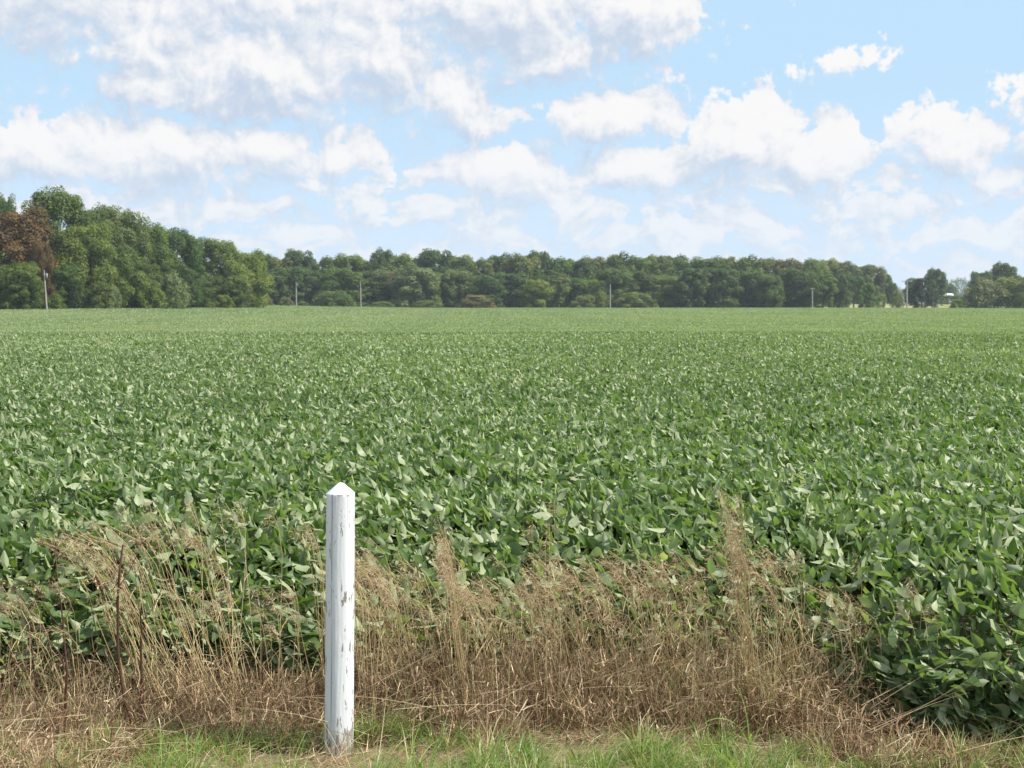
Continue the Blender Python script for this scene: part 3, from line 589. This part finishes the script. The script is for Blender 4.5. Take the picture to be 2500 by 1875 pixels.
LEFT = [(8, 474, 345, 62, G_DK, 'dark tree top showing above and behind the rust-coloured tree', B(0)),
        (30, 508, 300, 175, G_RU, 'rust-brown tree with dying foliage at the edge of the left wood', B(1)),
        (45, 640, 288, 96, G_MD, 'green tree growing low in front of the rust-brown tree', B(2)),
        (100, 585, 294, 52, G_RU, 'narrow rust-tinged tree low beside the pole at the left', B(3)),
        (135, 456, 312, 165, G_MD, 'tallest green tree of the left wood, beside the rust-brown tree', B(3)),
        (205, 545, 306, 130, G_LT, 'light green tree under the right shoulder of the tallest tree', B(0)),
        (243, 502, 330, 110, G_OL, 'olive tree next right of the tallest tree', B(1)),
        (300, 506, 335, 115, G_OL, 'greyish olive tree with an airy crown, second right of the tallest', B(2)),
        (360, 543, 345, 110, G_MD, 'mid-green pointed tree in the middle of the left wood slope', B(3)),
        (268, 600, 318, 120, G_LT, 'yellow-green lower tree below the greyish olive tree', B(0)),
        (345, 640, 325, 110, G_MD, 'round green tree above the pair of pale bushes', B(1)),
        (425, 556, 355, 115, G_DK, 'dark green tree on the slope above the pale bushes', B(2)),
        (430, 640, 340, 90, G_DK, 'shadowy lower tree just right of the pale bushes', B(3)),
        (528, 581, 372, 112, G_LT, 'rounded light green tree, last but one before the wood ends', B(0)),
        (600, 612, 385, 95, G_YE, 'yellow-green end tree where the left wood meets the far wood', B(1)),
        (140, 640, 300, 110, G_DK, 'dark low tree at the foot of the tallest tree', B(2)),
        (215, 668, 304, 90, G_OL, 'olive low tree at the wood edge beneath the light green tree', B(3)),
        (475, 660, 360, 90, G_MD, 'green low tree beneath the dark slope tree', B(1)),
        (560, 665, 368, 80, G_OL, 'olive low tree in front of the rounded light green tree', B(2))]
for (px, py, Y, w, c, lb, me) in LEFT: tree(px, py, Y, w, c, lb, LW, me)
for (px, py, Y, w, c, lb) in [(368, 692, 318, 84, G_LT, 'rounded lime green bush before the left wood'),
        (425, 676, 322, 78, G_PA, 'pale ragged bush beside the lime green bush'),
        (545, 722, 362, 60, G_LT, 'small low bush at the foot of the rounded light green tree'),
        (270, 705, 306, 60, G_PA, 'pale low bush left of the lime green bush'),
        (130, 722, 292, 60, G_MD, 'small green bush beside the pole in front of the rust-brown tree'),
        (649, 727, 500, 42, G_BR, 'round brownish bush left of the pale grey pole'),
        (699, 728, 500, 40, G_BR, 'round brownish bush touching the pale grey pole'),
        (742, 738, 505, 40, G_LT, 'tiny light bush just right of the pale grey pole'),
        (812, 712, 505, 112, G_MD, 'big domed green shrub between two utility poles'),
        (930, 738, 515, 70, G_LT, 'low green shrub just right of the thin brown pole'),
        (1040, 736, 515, 90, G_OL, 'low olive shrub under the pale willow-green tree'),
        (1165, 722, 515, 95, G_BR, 'soft brownish shrub right of the pale willow-green tree'),
        (1425, 724, 516, 70, G_OL, 'rounded olive shrub left of the lone middle pole'),
        (1462, 716, 518, 60, G_OL, 'taller olive shrub touching the lone middle pole'),
        (1550, 716, 516, 110, G_OL, 'wide mounded olive shrub right of the lone middle pole'),
        (2150, 722, 575, 34, G_LT, 'small round bush in the yellow pasture'),
        (2190, 713, 560, 40, G_OL, 'taller round bush in the yellow pasture beside the crossarm pole'),
        (2340, 732, 515, 48, G_LT, 'low light green bush in front of the white barn'),
        (2325, 722, 640, 70, G_DK, 'dark bushes hiding the bottom of the white barn'),
        (2395, 690, 505, 84, G_BR, 'brownish green tall shrub right of the low light bush'),
        (2460, 682, 508, 100, G_OL, 'large olive shrub near the right edge, before the half hidden pole'),
        (2510, 690, 500, 70, G_OL, 'large shrub cut off by the right edge')]: tree(px, py, Y, w, c, lb, SH, None, 'shrub', 'shrub', ws=1.3 if px > 2370 else 1.08)
# far wood: front row, then crowns behind it; described by the nearest pole
POLES = [(723, 'the pale grey pole'), (880, 'the thin brown pole'), (1490, 'the lone middle pole'), (1982, 'the leaning grey pole')]
COLN = {G_DK: 'dark green', G_MD: 'mid-green', G_LT: 'light green', G_OL: 'olive', G_YE: 'yellow-green', G_BR: 'brownish', G_PA: 'pale willow-green'}
ORD = 'first second third fourth fifth sixth seventh eighth ninth tenth eleventh twelfth'.split()
def place(px, idx_in, row):
    j = max([k for k in range(4) if POLES[k][0] <= px], default=-1); key = (row, j); idx_in[key] = idx_in.get(key, 0) + 1
    if j < 0: return 'left of ' + POLES[0][1], idx_in[key]
    return 'right of ' + POLES[j][1], idx_in[key]
FRONT = [(650, 668, 80, G_MD), (705, 650, 85, G_DK), (765, 660, 85, G_DK), (835, 655, 90, G_MD), (900, 662, 80, G_DK), (950, 660, 75, G_BR), (1015, 652, 95, G_PA), (1075, 662, 70, G_MD), (1120, 660, 85, G_OL), (1190, 672, 70, G_DK),
         (1245, 665, 80, G_DK), (1310, 682, 60, G_YE), (1355, 668, 80, G_OL), (1425, 680, 70, G_MD), (1500, 655, 80, G_MD), (1545, 660, 75, G_DK), (1610, 672, 100, G_OL), (1690, 650, 75, G_DK), (1755, 652, 85, G_DK), (1835, 660, 85, G_DK), (1880, 672, 60, G_MD), (1940, 655, 80, G_DK), (2010, 668, 75, G_MD), (2052, 668, 36, G_DK)]
BACK = [(640, 620, 75, G_MD), (690, 628, 70, G_OL), (730, 609, 75, G_DK), (790, 628, 80, G_MD), (850, 620, 80, G_LT), (895, 632, 70, G_DK), (935, 609, 50, G_DK), (970, 620, 80, G_LT), (1065, 608, 85, G_DK), (1020, 630, 80, G_MD), (1120, 622, 85, G_MD), (1180, 630, 75, G_OL), (1225, 622, 70, G_DK), (1270, 620, 80, G_OL),
        (1317, 612, 62, G_DK), (1370, 630, 80, G_MD), (1420, 633, 70, G_DK), (1450, 625, 80, G_BR), (1515, 620, 85, G_MD), (1575, 630, 70, G_LT), (1605, 622, 75, G_OL), (1655, 623, 75, G_DK), (1720, 628, 85, G_MD), (1770, 625, 75, G_OL), (1830, 627, 80, G_LT), (1885, 630, 70, G_OL), (1925, 632, 75, G_BR), (1975, 634, 70, G_MD),
        (2012, 631, 66, G_YE), (2055, 636, 75, G_OL), (2095, 648, 66, G_MD), (2130, 646, 55, G_OL), (2158, 668, 46, G_MD)]
cnt = {}
for k, (px, py, w, c) in enumerate(FRONT):
    w_, n_ = place(px, cnt, 0); tree(px, py, 528 + (k * 37 % 11) * 1.6, w, c, f'{COLN[c]} tree fronting the far wood, {ORD[n_ - 1]} {w_}', 'front trees of the far wood', LEAN[k % 2] if k % 5 == 2 else None, ws=1.38)
for k, (px, py, w, c) in enumerate(BACK):
    w_, n_ = place(px, cnt, 1); tree(px, py, 556 + (k * 53 % 13) * 2.2 + (95 if px > 2000 else 0), w, c, f'{COLN[c]} treetop on the far skyline, {ORD[n_ - 1] if n_ <= 12 else "last"} {w_}', 'skyline trees of the far wood', ws=1.38)
wb = MB(); rs = np.random.default_rng(61); n = 26000
x = rs.uniform(-112, 117, n); y = rs.uniform(543, 575, n); zt = 13 + 2.5 * np.sin(x * .23) + 1.5 * np.sin(x * .61 + 1)
n2_ = 14000; yl = rs.uniform(292, 420, n2_); xl = np.interp(yl, [292, 310, 420], [-120, -118, -84]) - rs.uniform(1, 22, n2_)
ztl = np.interp(yl, [292, 330, 420], [21, 18, 12]) + 2 * np.sin(yl * .2)
X_ = np.concatenate([x, xl]); YY_ = np.concatenate([y, yl]); Z_ = np.concatenate([zt, ztl]) * rs.random(n + n2_) ** .8; pos = np.stack([X_, YY_, gz(X_, YY_) + Z_], -1); n = len(pos)
n3 = 30000; xb = rs.uniform(-118, 122, n3); yb = rs.uniform(590, 604, n3); zb_ = (16.2 + 1.2 * np.sin(xb * .17) + .8 * np.sin(xb * .5)) * rs.random(n3) ** .7
pos = np.concatenate([pos, np.stack([xb, yb, gz(xb, yb) - 1.0 + zb_], -1)]); n = len(pos)
tt = unit(rs.normal(0, 1, (n, 3))); bb = unit(np.cross(tt, rs.normal(0, 1, (n, 3)))); sz = rs.uniform(.5, 1.1, n)[:, None]
wb.add(np.stack([pos - tt * sz * .6, pos + bb * sz * .42, pos + tt * sz * .6, pos - bb * sz * .42], 1), np.arange(n * 4).reshape(-1, 4), rs.random(n), smooth=False)
o = wb.obj('undergrowth', [M_fol]); o.color = (*G_DK, 1); tag(o, 'dark undergrowth filling the woods between the trees', 'undergrowth', kind='stuff')
RT = 'trees beyond the field at the right'
tree(2085, 672, 545, 60, G_DK, 'dark tree with bare trunk standing at the pasture edge', RT, OPEN, ws=1.08)
tree(2118, 690, 552, 40, G_MD, 'small green tree beside the bare-trunked tree at the pasture', RT, ws=1.08)
tree(2178, 690, 640, 30, G_DK, 'little round tree at the end of the far wood', RT, ws=1.08)
tree(2250, 676, 512, 66, G_CE, 'dark ragged cedar next to the crossarm pole', RT, CEDAR, name='cedar_tree', ws=1.08)
tree(2284, 655, 600, 52, G_DK, 'tall green tree rising behind the dark cedar', RT, FAR[2], ws=1.08)
tree(2230, 678, 680, 46, G_MD, 'lighter round tree left behind the dark cedar', RT, ws=1.08)
tree(2314, 692, 880, 46, G_DK, 'lower green tree between the dark cedar and the white barn', RT, ws=1.08)
tree(2396, 662, 590, 60, G_DK, 'dark domed tree above the brownish shrub near the right edge', RT, ws=1.08)
tree(2450, 641, 600, 68, G_DK, 'tallest tree at the right, above the large olive shrub', RT, FAR[2], ws=1.08)
tree(2495, 674, 600, 50, G_MD, 'green tree top cut off by the right edge', RT, ws=1.08)
# far-off wood on the skyline, one mass
mb = MB(); src = FAR[0]; co = np.empty(len(src.vertices) * 3, np.float32); src.vertices.foreach_get('co', co); co = co.reshape(-1, 3)[:9000]; rs = np.random.default_rng(77)
for px, py in [(2185, 700), (2205, 706), (2225, 702), (2330, 682), (2345, 678), (2362, 684), (2380, 681), (2400, 684), (2425, 682), (2455, 685), (2480, 684), (2510, 680), (2240, 700), (2270, 704), (2300, 690)]:
    Y = 1300 + rs.uniform(-40, 40); x, _, zt = at(px, py, Y); g0 = float(gz(x, Y)); a = rs.uniform(0, 6.28); Rm = np.array([[math.cos(a), -math.sin(a), 0], [math.sin(a), math.cos(a), 0], [0, 0, 1]])
    v = (co @ Rm.T) * np.array([1.1, 1.1, (zt - g0) / 20]) + np.array([x, Y, g0]); n = len(v) // 4
    f = (np.arange(n)[:, None, None] * 4 + np.array([[0, 1, 2], [0, 2, 3]])[None]).reshape(-1, 3); mb.add(v, f, np.repeat(rs.random(n), 2), smooth=False)
o = mb.obj('distant_woods', [M_fol]); o.color = (*G_DK, 1); tag(o, 'bluish far-off wood on the skyline beyond the white barn', 'wood', kind='stuff')

# ------------------------------------------------------------------ utility poles and wires
def pole(px, top_py, Y, label, arm=None, r=.15, lean=0.0, box=False):
    x, _, zt = at(px, top_py, Y); g0 = float(gz(x, Y)); h = zt - g0; root = empty('utility_pole', (x, Y, g0)); tag(root, label, 'utility pole', 'utility poles at the far field edge')
    p_ = MB(); zz = np.linspace(-.8, h, 9); tube(p_, np.stack([lean * (zz - h), 0 * zz, zz], -1), np.linspace(r * 1.2, r * .8, 9), 10); p_.obj('pole_shaft', [M_pole], root)
    if arm:
        a_ = MB(); L, ang, dz = arm; d = np.array([math.cos(ang), math.sin(ang), 0]) * L / 2; c_ = np.array([0, -.2, h - dz]); tube(a_, [c_ - d, c_, c_ + d], .085, 4); ao = a_.obj('crossarm', [M_pole], root)
        for q in (-.92, -.45, .45, .92):
            i_ = MB(); c2 = c_ + d * q; tube(i_, [c2 + np.array([0, 0, .06]), c2 + np.array([0, 0, .14]), c2 + np.array([0, 0, .22]), c2 + np.array([0, 0, .30])], [.03, .08, .07, .05], 6); i_.obj('insulator', [M_glassy], ao)
    else:
        i_ = MB(); tube(i_, [(0, 0, h), (0, 0, h + .12), (0, 0, h + .25), (0, 0, h + .34)], [.03, .10, .09, .05], 8); i_.obj('insulator', [M_glassy], root)
    if box:
        b_ = MB(); tube(b_, [(.55, -.1, h - 1.2), (.55, -.1, h - 1.1), (.55, -.1, h - .4), (.55, -.1, h - .3)], [.08, .15, .15, .08], 10); tube(b_, [(.0, -.1, h - .7), (.55, -.1, h - .7)], .05, 4); b_.obj('transformer', [M_metal], root)
pole(108, 664, 283, 'weathered leaning pole in front of the rust-brown tree', None, .15, -.05, True)
pole(723, 690, 496, 'pale grey pole with a small attachment beside the round brownish bushes', None, .2, 0, True)
pole(880, 688, 500, 'thin brown pole right of the big domed shrub', None, .19, -.01)
pole(1490, 695, 505, 'lone grey pole before the middle of the far wood', None, .19)
pole(1983, 703, 508, 'leaning grey pole before the dark right part of the far wood', (1.8, .2, .3), .2, -.02)
pole(2214, 684, 500, 'pole with a wide crossarm beside the dark cedar', (4.0, .15, .4), .24, -.02)
pole(2410, 682, 560, 'crossarm pole half hidden behind the brownish shrub', (3.6, .15, .4), .2)

# ------------------------------------------------------------------ white barn far off
def barn():
    Y = 800; x0, _, zt = at(2285, 717, Y); x1, _, zb = at(2331, 725, Y); g0 = float(gz((x0 + x1) / 2, Y)); w = x1 - x0; e = zb - g0 - .2; rt = zt - g0; root = empty('white_barn', ((x0 + x1) / 2, Y, g0)); tag(root, 'long white barn with a pale metal roof between the cedar and the shrubs', 'barn', None)
    d = 5.0; a = w / 2; mb = MB(); mb.add([(-a, 0, -.5), (a, 0, -.5), (a, 0, e), (-a, 0, e), (-a, 2 * d, -.5), (a, 2 * d, -.5), (a, 2 * d, e), (-a, 2 * d, e), (-a, d, rt - .1), (a, d, rt - .1)], [[0, 1, 2, 3], [5, 4, 7, 6], [4, 0, 3, 7], [1, 5, 6, 2]], smooth=False)
    mb.f.append(np.array([[3, 7, 8], [6, 2, 9]])[:, [0, 2, 1]] + 0); mb.a.append(np.zeros(2, np.float32)); mb.m.append(np.zeros(2, np.int32)); mb.sm.append(np.zeros(2, bool)); mb.obj('wall', [M_barnw], root)
    rb = MB(); k = .35; sl_ = (rt - e) / d
    for s in (1, -1):
        y0, y1 = (-k, d) if s == 1 else (2 * d + k, d); ze = e - k * sl_
        rb.add([(-a - k, y0, ze), (a + k, y0, ze), (a + k, y1, rt), (-a - k, y1, rt), (-a - k, y0, ze + .15), (a + k, y0, ze + .15), (a + k, y1, rt + .15), (-a - k, y1, rt + .15)], [[0, 1, 2, 3], [4, 5, 6, 7], [0, 1, 5, 4], [0, 3, 7, 4], [1, 2, 6, 5]], smooth=False)
    rb.obj('roof', [M_roof], root)
    db = MB(); db.add([(-2, -.06, -.4), (2, -.06, -.4), (2, -.06, e * .8), (-2, -.06, e * .8), (-2, -.003, -.4), (2, -.003, -.4), (2, -.003, e * .8), (-2, -.003, e * .8)], [[0, 1, 2, 3], [0, 3, 7, 4], [1, 5, 6, 2], [3, 2, 6, 7]], smooth=False); db.obj('barn_door', [M_dark], root)
barn()

# ------------------------------------------------------------------ thin summer haze
m, t, out = mat('air'); pv = t.new('ShaderNodeVolumePrincipled'); pv.inputs['Color'].default_value = (.80, .90, 1, 1); pv.inputs['Density'].default_value = .00014; pv.inputs['Anisotropy'].default_value = .2
t.l.new(pv.outputs[0], out.inputs['Volume'])
hb = MB(); hb.add([(x, y, z) for z in (-8, 45) for y in (-60, 2500) for x in (-2000, 2000)], [[0, 2, 3, 1], [4, 5, 7, 6], [0, 1, 5, 4], [2, 6, 7, 3], [0, 4, 6, 2], [1, 3, 7, 5]], smooth=False)
tag(hb.obj('haze', [m]), kind='stuff')
